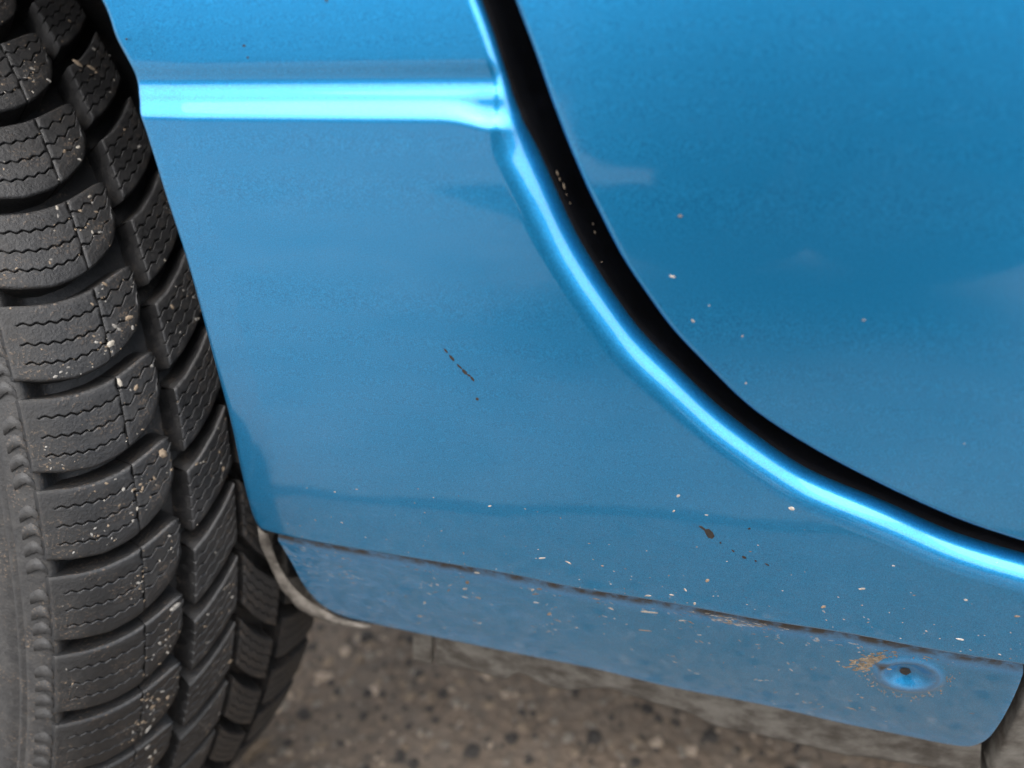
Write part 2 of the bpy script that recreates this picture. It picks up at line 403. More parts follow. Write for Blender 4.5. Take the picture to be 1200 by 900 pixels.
# shade of the shut gap, put in as a near-black strip
sd2 = np.gradient(gap_base[:, [0, 2]], axis=0); sn = np.stack([-sd2[:, 1], sd2[:, 0]], 1); sn /= np.linalg.norm(sn, axis=1)[:, None] + 1e-12
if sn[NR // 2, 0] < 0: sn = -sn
def gap_col(off, dy): return np.stack([gap_base[:, 0] + sn[:, 0] * off, gap_base[:, 1] + dy, gap_base[:, 2] + sn[:, 1] * off], 1)
link('gap_shade_strip', grid_mesh('gap_shade_strip', np.stack([gap_col(-0.0004, 0.0009), gap_col(0.0004, 0.0009), gap_col(0.0009, 0.004), gap_col(0.0016, 0.012), gap_col(0.006, 0.022), gap_col(0.03, 0.028)], 1)), M_BLACK, car)

# lower flange: the tab below the fold, screwed to the sill
def flange_y(x, z): return barrel(x, z) + 0.0052 + 0.04 * np.maximum(0, zf_at(x) - np.asarray(z))
fx = np.array([p[0] for p in O3[len(LIP) - 2:]]); fz = np.array([p[2] for p in O3[len(LIP) - 2:]])
def zf_at(x): return np.interp(x, fx, fz)
FL_B = [(326, 634), (333, 645), (343, 662), (356, 686), (376, 709), (402, 723), (434, 731), (456, 736), (512, 748), (600, 766), (696, 785), (783, 806),
        (897, 828), (987, 849), (1067, 865), (1112, 874), (1138, 876), (1156, 868), (1170, 851), (1183, 828), (1193, 806), (1199, 790)]
B = resample(spline(FL_B, 12), np.linspace(0, 1, 520))
T = np.stack([B[:, 0], np.interp(B[:, 0], [p[0] for p in FOLD], [p[1] for p in FOLD]) - 2], 1)
NT = 64
tt = np.linspace(0, 1, NT) ** 1.0
PX = T[:, None] + tt[None, :, None] * (B - T)[:, None]
Gl = np.array([[surf(x, y, flange_y) for x, y in row] for row in PX])
hole = surf(1064, 791, flange_y)
rr = np.hypot(Gl[..., 0] - hole[0], (Gl[..., 2] - hole[2]) * 1.0)
dimple = 0.0029 * (1 - sst(rr, 0.0028, 0.0088)) - 0.0010 * np.exp(-((rr - 0.0098) / 0.0022) ** 2)
dedge = np.abs(Gl[..., 2] - Gl[:, :1, 2])
Gl[..., 1] += dimple
bot = np.linalg.norm(Gl - Gl[:, -1:], axis=-1)
u = np.clip(1 - bot / 0.0006, 0, 1); Gl[..., 1] += 0.0006 * (1 - np.sqrt(np.maximum(0, 1 - u * u)))
dirt = 0.05 + 0.70 * np.exp(-(dedge / 0.0034) ** 2) + 1.0 * np.exp(-bot / 0.005)
dirt += 0.8 * np.exp(-((rr - 0.0094) / 0.0018) ** 2) + 0.06 * np.exp(-(rr / 0.006) ** 2)
px_x = PX[..., 0]
dirt += 0.35 * (1 - sst(px_x, 330, 560)) + 0.25 * (1 - sst(px_x, 560, 800))
dirt = np.clip(dirt, 0.0, 1.0)
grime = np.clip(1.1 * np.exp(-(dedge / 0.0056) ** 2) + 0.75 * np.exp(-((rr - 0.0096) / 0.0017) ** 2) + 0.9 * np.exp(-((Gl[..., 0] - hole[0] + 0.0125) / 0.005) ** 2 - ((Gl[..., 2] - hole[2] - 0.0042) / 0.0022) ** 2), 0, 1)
pre = [Gl[:, 0] + np.array([0, -0.0, 0.004])]; pre[0][:, 1] += 0.0005
Gl2 = np.concatenate([np.stack(pre, 1), Gl, np.stack(wall(Gl[:, -1], (0.0012, 0.0032)), 1)], 1)
dirt = np.concatenate([dirt[:, :1], dirt, np.ones((len(dirt), 2))], 1)
grime = np.concatenate([grime[:, :1], grime, np.zeros((len(grime), 2))], 1)
flange = link('lower_flange', grid_mesh('lower_flange', Gl2, {'dirt': dirt, 'grime': grime}, flip=True), M_FLANGE, car)

def disc(name, c, r, mat, parent, dy=0.0, n=20, sq=1.0):
    V = [(c[0], c[1] + dy - 0.0002, c[2])]; 
    for k in range(n):
        a = 2 * math.pi * k / n; V.append((c[0] + r * math.cos(a) * rnd.uniform(0.9, 1.1), c[1] + dy, c[2] + sq * r * math.sin(a) * rnd.uniform(0.9, 1.1)))
    me = bpy.data.meshes.new(name); me.from_pydata(V, [], [(0, 1 + k, 1 + (k + 1) % n) for k in range(n)][::1]); me.update()
    return link(name, me, mat, parent, False)
disc('screw_hole', hole + np.array([-0.0004, 0, -0.0011]), 0.0019, M_CHIP, flange, 0.0026)

# rusty scab beside the dimple
V, Fc, Mi = [], [], []
for k in range(420):
    a = rnd.gauss(0, 0.8); b_ = rnd.gauss(0, 1)
    P = surf(1022 + a * 15, 775 + b_ * 4.5 - a * 2.0, flange_y)
    lump(V, Fc, Mi, Vector(P) + Vector((0, -0.0001, 0)), rnd.uniform(0.00012, 0.0004), 0 if rnd.random() < 0.6 else 1, 0.5, 2.6, axis=(1, 0, 0.1), up=(0, -1, 0))
for k in range(130):
    a = rnd.uniform(0, 6.283); q_ = rnd.gauss(1, .09)
    if math.sin(a) < -0.2 and rnd.random() < 0.6: continue
    P = surf(1066 + 47 * q_ * math.cos(a), 793 + 23 * q_ * math.sin(a), flange_y)
    lump(V, Fc, Mi, Vector(P) + Vector((0, -0.0006, 0)), rnd.uniform(0.00010, 0.0003), rnd.choice((0, 1, 1)), 0.5, 2.0, up=(0, -1, 0))
tag(lump_object('rust_scab', V, Fc, Mi, [M_RUST, M_TAN], flange), kind='stuff')

# liner edge: grey hem curving under the front of the flange
LO = [(300, 616), (303, 636), (313, 663), (328, 690), (345, 709), (363, 722), (387, 732), (412, 736), (434, 735)]
LI = [(312, 628), (317, 645), (326, 667), (340, 688), (357, 704.5), (380, 719), (400, 728), (418, 732), (435, 734)]
a_ = resample(spline(LO, 10), np.linspace(0, 1, 90)); b_ = resample(spline(LI, 10), np.linspace(0, 1, 90))
ly = lambda x, z: barrel(x, z) + 0.0085
A3 = np.array([surf(x, y, ly) for x, y in a_]); B3 = np.array([surf(x, y, ly) for x, y in b_])
cols = [A3 + [0, 0.016, 0], A3 + [0, 0.0015, 0], A3 * 0.9 + B3 * 0.1 + [0, 0.0003, 0], A3 * 0.6 + B3 * 0.4 + [0, 0, 0], A3 * 0.15 + B3 * 0.85 + [0, 0.0004, 0], B3 + [0, 0.0015, 0]]
jit = np.interp(np.arange(90), np.arange(0, 90, 6), [rnd.gauss(0, 0.00035) for _ in range(15)])
Gm = np.stack(cols, 1); Gm[:, 2:5, 1] += jit[:, None]
link('wheel_arch_liner', grid_mesh('wheel_arch_liner', Gm, flip=False), M_LINER, car)

g = np.stack([A3 + [0, 0.014, 0], np.array([surf(x + 60, y - 25, lambda x, z: barrel(x, z) + 0.022) for x, y in b_])], 1)
link('liner_backing', grid_mesh('liner_backing', g), M_BLACK, car)  # near-black strip puts shade into the gap beside the liner
# sill seam: two dirty grey welded strips hanging behind the flange
def strip(name, top, bottom, y, thick, mat, n, jitter=0.0004):
    a_ = resample(spline(top, 8), np.linspace(0, 1, n)); b_ = resample(spline(bottom, 8), np.linspace(0, 1, n))
    f = lambda x, z: barrel(x, z) + y
    A = np.array([surf(px, py, f) for px, py in a_]); Bm = np.array([surf(px, py, f) for px, py in b_])
    j = np.interp(np.arange(n), np.linspace(0, n - 1, max(4, n // 5)), [rnd.gauss(0, jitter) for _ in range(max(4, n // 5))])
    Bm[:, 2] += j
    rows = [A, A * 0.65 + Bm * 0.35, A * 0.3 + Bm * 0.7, A * 0.06 + Bm * 0.94 + [0, 0.0001, 0], Bm + [0, 0.0006, 0], Bm + [0, thick, 0]]
    g = np.stack(rows, 1); g[:, 1:3, 1] += np.interp(np.arange(n), np.linspace(0, n - 1, max(4, n // 8)), [rnd.gauss(0, 0.0005) for _ in range(max(4, n // 8))])[:, None]
    side0 = g[:1] + [0, thick, 0]; side1 = g[-1:] + [0, thick, 0]
    g = np.concatenate([side0, g, side1], 0)
    me = grid_mesh(name, g, flip=True)
    return link(name, me, mat, car)
strip('sill_seam', [(483, 725), (506, 730)], [(484, 775), (494, 777), (505, 779)], 0.0135, 0.004, M_SEAM, 12)
strip('sill_seam', [(511, 735), (600, 750), (700, 770), (900, 812), (1060, 845), (1150, 868)],
      [(511, 779), (550, 785), (592, 797), (604, 790), (640, 803), (667, 809), (693, 808), (712, 806), (754, 821), (798, 833), (842, 852), (897, 864), (960, 879), (1067, 897), (1110, 904), (1150, 912)], 0.0140, 0.004, M_SEAM, 150)
# sill cover beyond the flange's rounded end
strip('sill_seam_backing', [(1120, 760), (1230, 770), (1340, 780)], [(1120, 915), (1220, 930), (1340, 950)], 0.021, 0.004, M_UNDER, 10)
strip('sill_cover', [(1222, 770), (1260, 775), (1340, 790)], [(1158, 905), (1220, 930), (1340, 950)], 0.0122, 0.01, M_SEAM, 30)

# underbody and arch inner so that the wheel well is closed
def box(name, lo, hi, mat, parent):
    bm = bmesh.new(); bmesh.ops.create_cube(bm, size=1)
    for v in bm.verts: v.co = [lo[k] + (v.co[k] + 0.5) * (hi[k] - lo[k]) for k in range(3)]
    bmesh.ops.bevel(bm, geom=bm.edges[:], offset=0.006, segments=2, affect='EDGES')
    me = bpy.data.meshes.new(name); bm.to_mesh(me); bm.free(); return link(name, me, mat, parent, False)
box('underbody', (-0.13, 0.06, H - 0.255), (1.6, 1.5, H + 0.30), M_UNDER, car)
box('underbody', (-0.12, 0.20, 0.09), (1.6, 1.4, H - 0.26), M_UNDER, car)  # added low block, shaped to darken the ground under the car
NA = 40
ar = [(arch_c[0] + 0.40 * math.cos(a), arch_c[1] + 0.40 * math.sin(a)) for a in np.linspace(-0.04, math.pi + 0.3, NA)]
g = np.array([[(x, y, z) for y in (0.022, 0.05, 0.2, 0.55)] for x, z in ar])
link('arch_inner', grid_mesh('arch_inner', g), M_UNDER, car)
g = np.array([[(arch_c[0] + r * math.cos(a), 0.55, arch_c[1] + r * math.sin(a)) for r in (0.02, 0.40)] for a in np.linspace(-0.04, math.pi + 0.3, NA)])
link('arch_inner', grid_mesh('arch_inner', g), M_UNDER, car)

g = np.array([[(p[0] + 0.012 + dx, y, p[2] + 0.004) for y, dx in ((0.036, 0), (0.08, 0.004), (0.2, 0.01), (0.5, 0.01))] for p in A3[:70]] )
g = np.concatenate([np.array([[(arch_c[0] + 0.40 * math.cos(-0.04), y, arch_c[1] + 0.40 * math.sin(-0.04) + 0.02) for y in (0.036, 0.08, 0.2, 0.5)]]), g], 0)
link('arch_inner', grid_mesh('arch_inner', g), M_UNDER, car)
# ------------------------------------------------------------------ tyre
TR, TS, TC = 0.3025, 0.3193, -0.2839
TCX, TCY, TCZ = -0.5134, -0.0541 + 0.3 - D, H - 0.5255 + TR
d_ = np.array([math.cos(TS), -math.sin(TS), 0]); a00 = np.array([math.sin(TS), math.cos(TS), 0]); u00 = np.array([0, 0, 1.0])
ax_ = a00 * math.cos(TC) + u00 * math.sin(TC); up_ = -a00 * math.sin(TC) + u00 * math.cos(TC)
WM = Matrix(((d_[0], up_[0], ax_[0], TCX), (d_[1], up_[1], ax_[1], TCY), (d_[2], up_[2], ax_[2], TCZ), (0, 0, 0, 1)))
def cyl(th, w_, dr):        # wheel-local: x rearward, y up, z inward along the axle
    r = TR - dr; return np.stack([r * np.cos(th), r * np.sin(th), w_ + 0 * r], -1)
TW = 0.138                    # tread width
def crown(w_):
    w_ = np.asarray(w_, float); e = np.minimum(w_, TW - w_)
    return 0.009 * np.clip((0.055 - e) / 0.055, 0, 1.2) ** 2
GD = 0.0125
prof = []
for w_ in np.linspace(0.001, TW - 0.001, 60):
    e = min(w_, TW - w_)
    prof.append((w_, float(crown(w_)) + 0.0016 + (GD - 0.0016) * float(sst(e, 0.0, 0.014))))
side = [(0.0000, 0.0112), (-0.0012, 0.0125), (-0.0026, 0.0145), (-0.0040, 0.0170), (-0.0050, 0.0192), (-0.0056, 0.0206), (-0.0050, 0.0214), (-0.0050, 0.0222), (-0.0062, 0.0228), (-0.0066, 0.0240),
        (-0.0062, 0.0248), (-0.0062, 0.0256), (-0.0076, 0.0264), (-0.0090, 0.031), (-0.0108, 0.040), (-0.0118, 0.050), (-0.0116, 0.062), (-0.0098, 0.076), (-0.0060, 0.092), (0.002, 0.108), (0.012, 0.112)]
prof = side[::-1] + prof + [(TW - w_, d) for w_, d in side]
pw = np.array([p[0] for p in prof]); pd = np.array([p[1] for p in prof])
NTH = 420
ths = np.linspace(0, 2 * math.pi, NTH, endpoint=True)
Gt = np.stack([cyl(np.full(len(pw), t), pw, pd) for t in ths])
dirt = np.tile(np.where(pw < 0.003, 0.6, np.where(pw > TW - 0.003, 0.6, 0.06)), (NTH, 1))
tyre = link('front_tyre', grid_mesh('front_tyre', Gt, {'dirt': dirt}, flip=False), M_RUB, car)
tyre.matrix_world = WM
PITCH = math.radians(6.55)

class Patch:
    def __init__(s): s.v = []; s.f = []; s.d = []
    def grid(s, P, dirt):
        a, b = P.shape[:2]; o = len(s.v); s.v += P.reshape(-1, 3).tolist(); s.d += np.asarray(dirt).ravel().tolist()
        idx = o + np.arange(a * b).reshape(a, b)
        s.f += np.stack([idx[:-1, :-1], idx[1:, :-1], idx[1:, 1:], idx[:-1, 1:]], -1).reshape(-1, 4).tolist()
    def mesh(s, name):
        me = bpy.data.meshes.new(name); me.from_pydata(s.v, [], s.f); me.update()
        at = me.attributes.new('dirt', 'FLOAT', 'POINT'); at.data.foreach_set('value', s.d); return me
def tri(x): return 2 * np.abs(2 * (x - np.floor(x + 0.5))) - 1
def tread_patch(pt, w0, w1, topf, botf, sipes, nper=8, zp=0.0040, za=0.00055, fade0=None, depth=0.0125, wob=None, outer_dirt=0.0, zig_phase=0.0):
    """one block (or half block): curved top and bottom edges, zigzag sipes cut 2.6 mm deep, rounded shoulders, walls to the groove floor"""
    nsmp = max(10, int((w1 - w0) / zp * nper))
    W = np.linspace(w0, w1, nsmp)
    mm = 1.0 / (TR * (topf((w0 + w1) / 2) - botf((w0 + w1) / 2)))     # one metre along the arc, in t
    tl = [(0.0, 0, 0.0), (0.0004 * mm, 0, 0.0), (0.0012 * mm, 0, 0.0)]
    hw = 0.00030 * mm
    for k, ts in enumerate(sipes):
        prev = tl[-1][0]
        tl.append(((prev + ts) / 2, 0, 0.5 if k else 0.3)); tl.append((ts - hw * 2.6, 0, 1)); tl.append((ts - hw * 1.35, 0, 1)); tl.append((ts - hw * 0.75, .35, 1)); tl.append((ts, 1, 1)); tl.append((ts + hw * 0.75, .35, 1)); tl.append((ts + hw * 1.35, 0, 1)); tl.append((ts + hw * 2.6, 0, 1))
    tl += [((tl[-1][0] + 1) / 2, 0, 0.4), (1 - 0.0012 * mm, 0, 0), (1 - 0.0004 * mm, 0, 0), (1.0, 0, 0)]
    t = np.array([x[0] for x in tl]); sd_ = np.array([x[1] for x in tl]); zz = np.array([x[2] for x in tl])
    zig = za / TR * tri(W / zp + zig_phase)
    top = topf(W); bot_ = botf(W)
    TH = bot_[:, None] + t[None] * (top - bot_)[:, None] + zz[None] * zig[:, None]
    wfade = np.ones(nsmp)
    if fade0 is not None: wfade = sst(W, fade0, fade0 + 0.0015)
    base = crown(W)[:, None] + 0.0027 * sd_[None] * wfade[:, None]
    # rounded edge drop
    e_t = np.minimum(t, 1 - t)[None] / mm; e_w = np.minimum(W - w0, w1 - W)[:, None]
    rd = 0.0008
    for e, rd in ((e_t + 0 * e_w, 0.0011), (e_w + 0 * e_t, 0.0004)):
        u = np.clip(1 - e / rd, 0, 1); base = base + rd * 0.8 * (1 - np.sqrt(np.maximum(0, 1 - u * u)))
    Wg = np.repeat(W[:, None], len(t), 1)
    if wob is not None: Wg = Wg + wob(t)[None] * (np.clip((W - w0) / (w1 - w0), 0, 1) if wob(np.array([0.3]))[0] > -9 else 0)[:, None]
    dd = np.full(TH.shape, 0.06) + outer_dirt * (1 - sst(Wg, 0.0, 0.016))
    P = cyl(TH, Wg, base)
    pt.grid(P, dd)
    # walls
    tap = 0.0006
    def wallgrid(th, w_, b, dth, dw, rev):
        g = np.stack([cyl(th, w_, b), cyl(th + dth * 0.4, w_ + dw * 0.4, crown(w_) + depth * 0.45), cyl(th + dth, w_ + dw, crown(w_) + depth + 0.001)], 1)
        if rev: g = g[::-1]
        pt.grid(g, np.full(g.shape[:2], 0.05))
    wallgrid(TH[:, 0], Wg[:, 0], base[:, 0], -tap / TR, 0, False)
    wallgrid(TH[:, -1], Wg[:, -1], base[:, -1], 0.0013 / TR, 0, True)
    wallgrid(TH[0], Wg[0], base[0], 0, -tap, True)
    wallgrid(TH[-1], Wg[-1], base[-1], 0, tap, False)
rad = math.radians
def pl(xs, ys):
    X_ = np.linspace(xs[0], xs[-1], 400); Y_ = np.interp(X_, xs, ys)
    k = np.exp(-np.linspace(-2.2, 2.2, 61) ** 2); k /= k.sum()
    Y_ = np.convolve(np.pad(Y_, 30, mode='reflect', reflect_type='odd'), k, 'valid')
    return lambda w_: np.radians(np.interp(w_, X_, Y_))
s_top_f = pl([-0.01, 0.0, 0.010, 0.018, 0.026, 0.0325, 0.0385, 0.0455, 0.052], [24.55, 24.4, 24.15, 24.15, 24.45, 24.9, 25.5, 26.25, 26.2])
s_bot_f = pl([-0.01, 0.0, 0.008, 0.0185, 0.028, 0.035, 0.0425, 0.0462, 0.0477], [19.7, 19.2, 18.8, 18.65, 19.15, 19.95, 21.15, 22.3, 23.4])
def shoulder_mesh():
    pt = Patch()
    wv = lambda t: 0.0007 * tri(t * 3.1 + 0.2)
    tread_patch(pt, -0.0005, 0.0314, s_top_f, s_bot_f, (0.24, 0.49, 0.75), fade0=0.0035, wob=wv, outer_dirt=0.55)
    tread_patch(pt, 0.0318, 0.0477, s_top_f, s_bot_f, (0.33, 0.56, 0.80), za=0.0010, zp=0.0052, wob=lambda t: 0.0007 * tri(t * 3.1 + 0.2), zig_phase=0.3)
    # floor of the slit between the two halves sits 3 mm down
    W = np.linspace(0.0300, 0.0330, 4); t = np.linspace(0.02, 0.98, 12)
    TH = s_bot_f(W)[:, None] + t[None] * (s_top_f(W) - s_bot_f(W))[:, None]
    pt.grid(cyl(TH, np.repeat(W[:, None], 12, 1), crown(W)[:, None] + 0.0032 + 0 * TH), np.full(TH.shape, 0.1))
    # four little arrow-shaped ribs on the shoulder beside the block
    for k in range(4):
        th = rad(18.6 + k * 1.36); 
        prof_w = np.array([0.0000, -0.0010, -0.0022, -0.0034, -0.0044]); prof_d = np.interp(-prof_w, [0, 0.0012, 0.0026, 0.0040, 0.0050], [0.0112, 0.0125, 0.0145, 0.0170, 0.0192])
        rise = np.array([0.0002, 0.0016, 0.0021, 0.0018, -0.0004])
        arrow = np.array([-0.35, 0.1, 0.35, 0.1, -0.35])
        ths_ = []
        lo = np.stack([th + np.radians(arrow * 0.9 - 0.50)], 0)[0]
        g = np.stack([cyl(lo, prof_w, prof_d + 0.0006), cyl(lo + rad(0.18), prof_w, prof_d - rise), cyl(lo + rad(0.72), prof_w, prof_d - rise * 0.8), cyl(lo + rad(1.0), prof_w, prof_d + 0.0006)], 1)
        pt.grid(g, np.full(g.shape[:2], 0.7))
    return pt.mesh('shoulder_tread_block')
r2b = pl([0.050, 0.0535, 0.060, 0.068, 0.0755, 0.08], [11.2, 11.7, 12.6, 14.2, 16.2, 17.4])
def row2_mesh(mirror=False):
    pt = Patch()
    topf = lambda w_: r2b(w_) + rad(4.95)
    tread_patch(pt, 0.0535, 0.0752, topf, r2b, (0.2, 0.4, 0.6, 0.8), za=0.0008, zp=0.0045)
    if mirror:
        for v in pt.v: v[2] = 0.1537 - v[2]
        pt.f = [f[::-1] for f in pt.f]
    return pt.mesh('inner_tread_block')
def far_shoulder_mesh():
    pt = Patch()
    b = pl([0.100, 0.106, 0.114, 0.124, 0.138], [14.2, 13.4, 12.7, 12.5, 12.8])
    tread_patch(pt, 0.1060, 0.1375, lambda w_: b(w_) + rad(5.0), b, (0.25, 0.5, 0.75), za=0.0007)
    return pt.mesh('far_tread_block')
for nm, me, ks in (('tread_block', shoulder_mesh(), range(-10, 8)), ('tread_block', row2_mesh(), range(-9, 8)), ('tread_block', far_shoulder_mesh(), range(-9, 2)), ('tread_block', row2_mesh(True), range(-9, 1))):
    me.materials.append(M_RUB); me.polygons.foreach_set('use_smooth', [True] * len(me.polygons))
    for k in ks:
        o = bpy.data.objects.new(nm, me); C.objects.link(o); o.parent = tyre
        o.matrix_local = Matrix.Rotation(PITCH * k, 4, 'Z')

# grit caught in the tread
V, Fc, Mi = [], [], []
def tread_point(th, w_):
    P = WM @ Vector([float(c) for c in cyl(np.array([th]), np.array([w_]), crown(np.array([w_])))[0]]); n_ = (WM.to_3x3() @ Vector((math.cos(th), math.sin(th), 0))).normalized(); return P, n_
for c_ in range(420):
    th0 = rnd.uniform(-35, 58); w0_ = rnd.choice((rnd.uniform(0.003, 0.047), rnd.uniform(0.028, 0.047), rnd.uniform(0.054, 0.075)))
    for k in range(rnd.choice((1, 1, 2, 3, 5, 9, 14))):
        th_d = th0 + rnd.gauss(0, 0.55); th = rad(th_d); w_ = w0_ + rnd.gauss(0, 0.0022)
        if not (0.001 < w_ < 0.0475 or 0.0535 < w_ < 0.0752): continue
        f_b, f_t = (s_bot_f(w_), s_top_f(w_)) if w_ < 0.05 else (r2b(w_), r2b(w_) + rad(4.95))
        ph = (th_d - math.degrees(float(f_b))) % 6.55; lim = math.degrees(float(f_t - f_b))
        if ph > lim - 0.15 or ph < 0.15: continue
        P, n_ = tread_point(th, w_)
        r = min(0.0017, 0.00010 + rnd.expovariate(1 / 0.00018)) * (1.6 if k == 0 else 0.8)
        lump(V, Fc, Mi, P - n_ * 0.0001, r, rnd.choices((0, 1, 2), (4, 3, 0.8))[0], 0.6, rnd.uniform(1, 2.4), up=n_)
tag(lump_object('tread_grit', V, Fc, Mi, [M_TAN, M_GRIT, M_STRAW]), 'pale and tan grit specks stuck on the tyre tread', 'grit', 'stuff')

# ------------------------------------------------------------------ marks on the paint
def mark(name, pts, mat, f, parent, lift=0.00012):
    """a small flat-topped chip with an outline given on the panel"""
    o3 = [surf(x, y, f) for x, y in pts]; c = np.mean(o3, 0)
    top = [p * 0.92 + c * 0.08 - [0, lift, 0] for p in o3]
    V = [tuple(p + [0, 0.0002, 0]) for p in o3] + [tuple(p) for p in top]; n = len(pts)
    F_ = [(k, (k + 1) % n, n + (k + 1) % n, n + k) for k in range(n)] + [tuple(range(n, 2 * n))]
    me = bpy.data.meshes.new(name); me.from_pydata(V, [], F_); me.update(); return link(name, me, mat, parent, False)
def dash(x0, y0, x1, y1, w_):
    dx, dy = x1 - x0, y1 - y0; l = math.hypot(dx, dy); nx, ny = -dy / l * w_, dx / l * w_
    return [(x0, y0), (x0 + dx * .3 + nx, y0 + dy * .3 + ny), (x0 + dx * .75 + nx * .9, y0 + dy * .75 + ny * .9), (x1, y1), (x0 + dx * .7 - nx, y0 + dy * .7 - ny), (x0 + dx * .25 - nx * .8, y0 + dy * .25 - ny * .8)]
for a in ((520, 408, 525, 414, 1.1), (526, 415.5, 533, 423.5, 1.6), (535, 426, 542, 433, 1.1), (541, 432, 548, 439.5, 1.9), (547, 438, 552, 441.5, 1.1), (551, 440.5, 556, 447, 1.4), (557.5, 466, 561, 469, 1.7),
          (843, 635, 845.5, 637, 1.0), (857, 644, 861, 647, .9), (869, 651.5, 875, 654.5, 1.5), (884, 656.5, 887, 658, .9), (896, 660, 902, 663, .9), (876, 620, 880, 619, 1.1), (381, -3, 384, 3, 1.6), (147, 45, 149, 46.5, 1.2),
          (284, 53, 288, 54, 1.6), (289, 67, 292, 68, 1.2)):
    mark('paint_chip', dash(*a), M_CHIP, fender_y, fender)
mark('paint_chip', [(818, 615.5), (822, 616), (827, 620), (831, 619.5), (836, 624), (838, 629), (835, 632), (830, 630.5), (827, 626), (825, 621.5), (820, 618)], M_CHIP, fender_y, fender)

V, Fc, Mi = [], [], []
def fleck(px, py, f, r, el, ang, mi):
    P = surf(px, py, f); lump(V, Fc, Mi, Vector(P) + Vector((0, -0.00005, 0)), r * 0.9, mi, 0.3, el * 1.35, axis=(math.cos(ang), 0, math.sin(ang)), up=(0, -1, 0))
for px, py, r, el, ang, mi in ((795, 581, .0006, 1.2, 1, 0), (789.5, 599, .0005, 1, 1, 0), (828, 603.5, .0004, 1.6, 0, 0), (928, 596, .0009, 1.1, 0, 0), (829, 680, .0008, 1.2, 1.2, 1), (803, 691, .0005, 1.8, -1, 0),
        (635, 654, .0005, 3.2, .3, 0), (666, 659, .0005, 3, -.4, 0), (706, 663, .0004, 1.5, 0, 1), (760, 698, .0005, 2.4, .2, 0), (787, 697, .0005, 2, 0, 0), (814, 707, .0006, 1.5, 1.5, 0), (1010, 690, .0006, 1.7, .4, 0),
        (1047, 663, .0004, 1.3, 0, 0), (965, 711, .0008, 1.2, 1, 1), (1192, 722, .0006, 1.3, 0, 1), (1125, 749, .0006, 2, 0, 0), (1132, 703, .0005, 1.2, 0, 0), (508, 583, .0003, 1, 0, 0), (574, 593, .0004, 2, .4, 0)):
    fleck(px, py, fender_y, r, el, ang, mi)
for k in range(150):
    px = rnd.uniform(320, 1200); py0 = np.interp(px, [p[0] for p in FOLD], [p[1] for p in FOLD])
    py = py0 - 4 - rnd.expovariate(1 / 34)
    if py < 560: continue
    fleck(px, py, fender_y, rnd.uniform(.00008, .00024), rnd.uniform(1, 2.4), rnd.uniform(-.6, .6), rnd.choice((0, 0, 1)))
tag(lump_object('dust_fleck', V, Fc, Mi, [M_STRAW, M_TAN], fender), kind='stuff')
V, Fc, Mi = [], [], []
for k in range(120):
    cx = rnd.uniform(335, 1160); tq0 = rnd.random() ** 2.6; dir_ = rnd.gauss(0, .35)
    for j in range(rnd.choice((1, 1, 2, 3, 5, 8, 12))):
        px = cx + rnd.gauss(0, 9); tq = tq0 + rnd.gauss(0, .06)
        if not (335 < px < 1160 and 0.04 < tq < 0.97): continue
        a_ = np.interp(px, [p[0] for p in FOLD], [p[1] for p in FOLD]); b_ = np.interp(px, [p[0] for p in FL_B[:18]], [p[1] for p in FL_B[:18]])
        py = a_ + 3 + (b_ - a_ - 5) * tq
        if math.hypot((px - 1064) / 46, (py - 791) / 24) < 1: continue
        big = rnd.random() < 0.07
        fleck(px, py, flange_y, rnd.uniform(.00022, .0004) if big else rnd.uniform(.00006, .0002), rnd.uniform(1.5, 8), dir_ + rnd.gauss(0, .3), rnd.choice((0, 0, 1, 1)))
for px, py, r, el, ang, mi in ((548, 682, .0011, 1.3, 1, 1), (559, 671, .0008, 1.6, 0, 0), (545, 690, .0007, 1.5, .3, 0), (760, 717, .0007, 5.0, .12, 0), (716, 713, .0005, 2.6, -.4, 0), (624, 691, .0007, 1.5, .8, 0), (632, 690, .0006, 2, .2, 1),
        (644, 719, .0008, 1.7, 1, 1), (498, 706, .0006, 2, 1, 0), (492, 722, .0006, 2.4, 0, 1)):
    fleck(px, py, flange_y, r, el, ang, mi)
for k in range(90):                                             # straw packed into the fold
    px = rnd.gauss(862, 26); py = np.interp(px, [p[0] for p in FOLD], [p[1] for p in FOLD]) + rnd.uniform(1, 9)
    fleck(px, py, flange_y, rnd.uniform(.00010, .00022), rnd.uniform(4, 10), rnd.uniform(-.35, .1), rnd.choice((1, 1, 0)))
tag(lump_object('dirt_fleck', V, Fc, Mi, [M_STRAW, M_TAN], flange), kind='stuff')
V, Fc, Mi = [], [], []
for px, py, r, el, ang, mi in ((797, 253, .0006, 1.4, .2, 1), (788, 324, .0006, 1.8, -.3, 0), (812, 376, .0005, 1.5, -.6, 0), (870, 394, .0004, 1.2, 1, 0), (874, 449, .0004, 1.1, 1, 0), (1012, 375, .0004, 1.2, 0, 0), (831, 358, .0003, 1, 0, 0), (1130, 520, .0003, 1, 0, 0)):
    fleck(px, py, barrel, r * 0.75, el, ang, mi)
tag(lump_object('dust_fleck', V, Fc, Mi, [M_STRAW, M_TAN], door), kind='stuff')
V, Fc, Mi = [], [], []
for px, py, r, el, ang in ((653, 203, .0005, 2.5, -1.3), (656, 210, .0004, 2, -1.3), (661, 218, .0006, 2.5, -1.4), (664, 228, .0003, 2, -1), (668, 238, .0003, 2, -1.2), (695, 262, .0003, 2, -1), (697, 272, .0004, 1.6, -1), (705, 307, .0003, 1.4, -1), (803, 433, .0003, 1.4, 0), (912, 544, .0003, 1, 0), (1001, 583, .0004, 1.5, 0)):
    fleck(px, py, lambda x, z: barrel(x, z) + 0.011, r * 0.65, el, ang, 0)
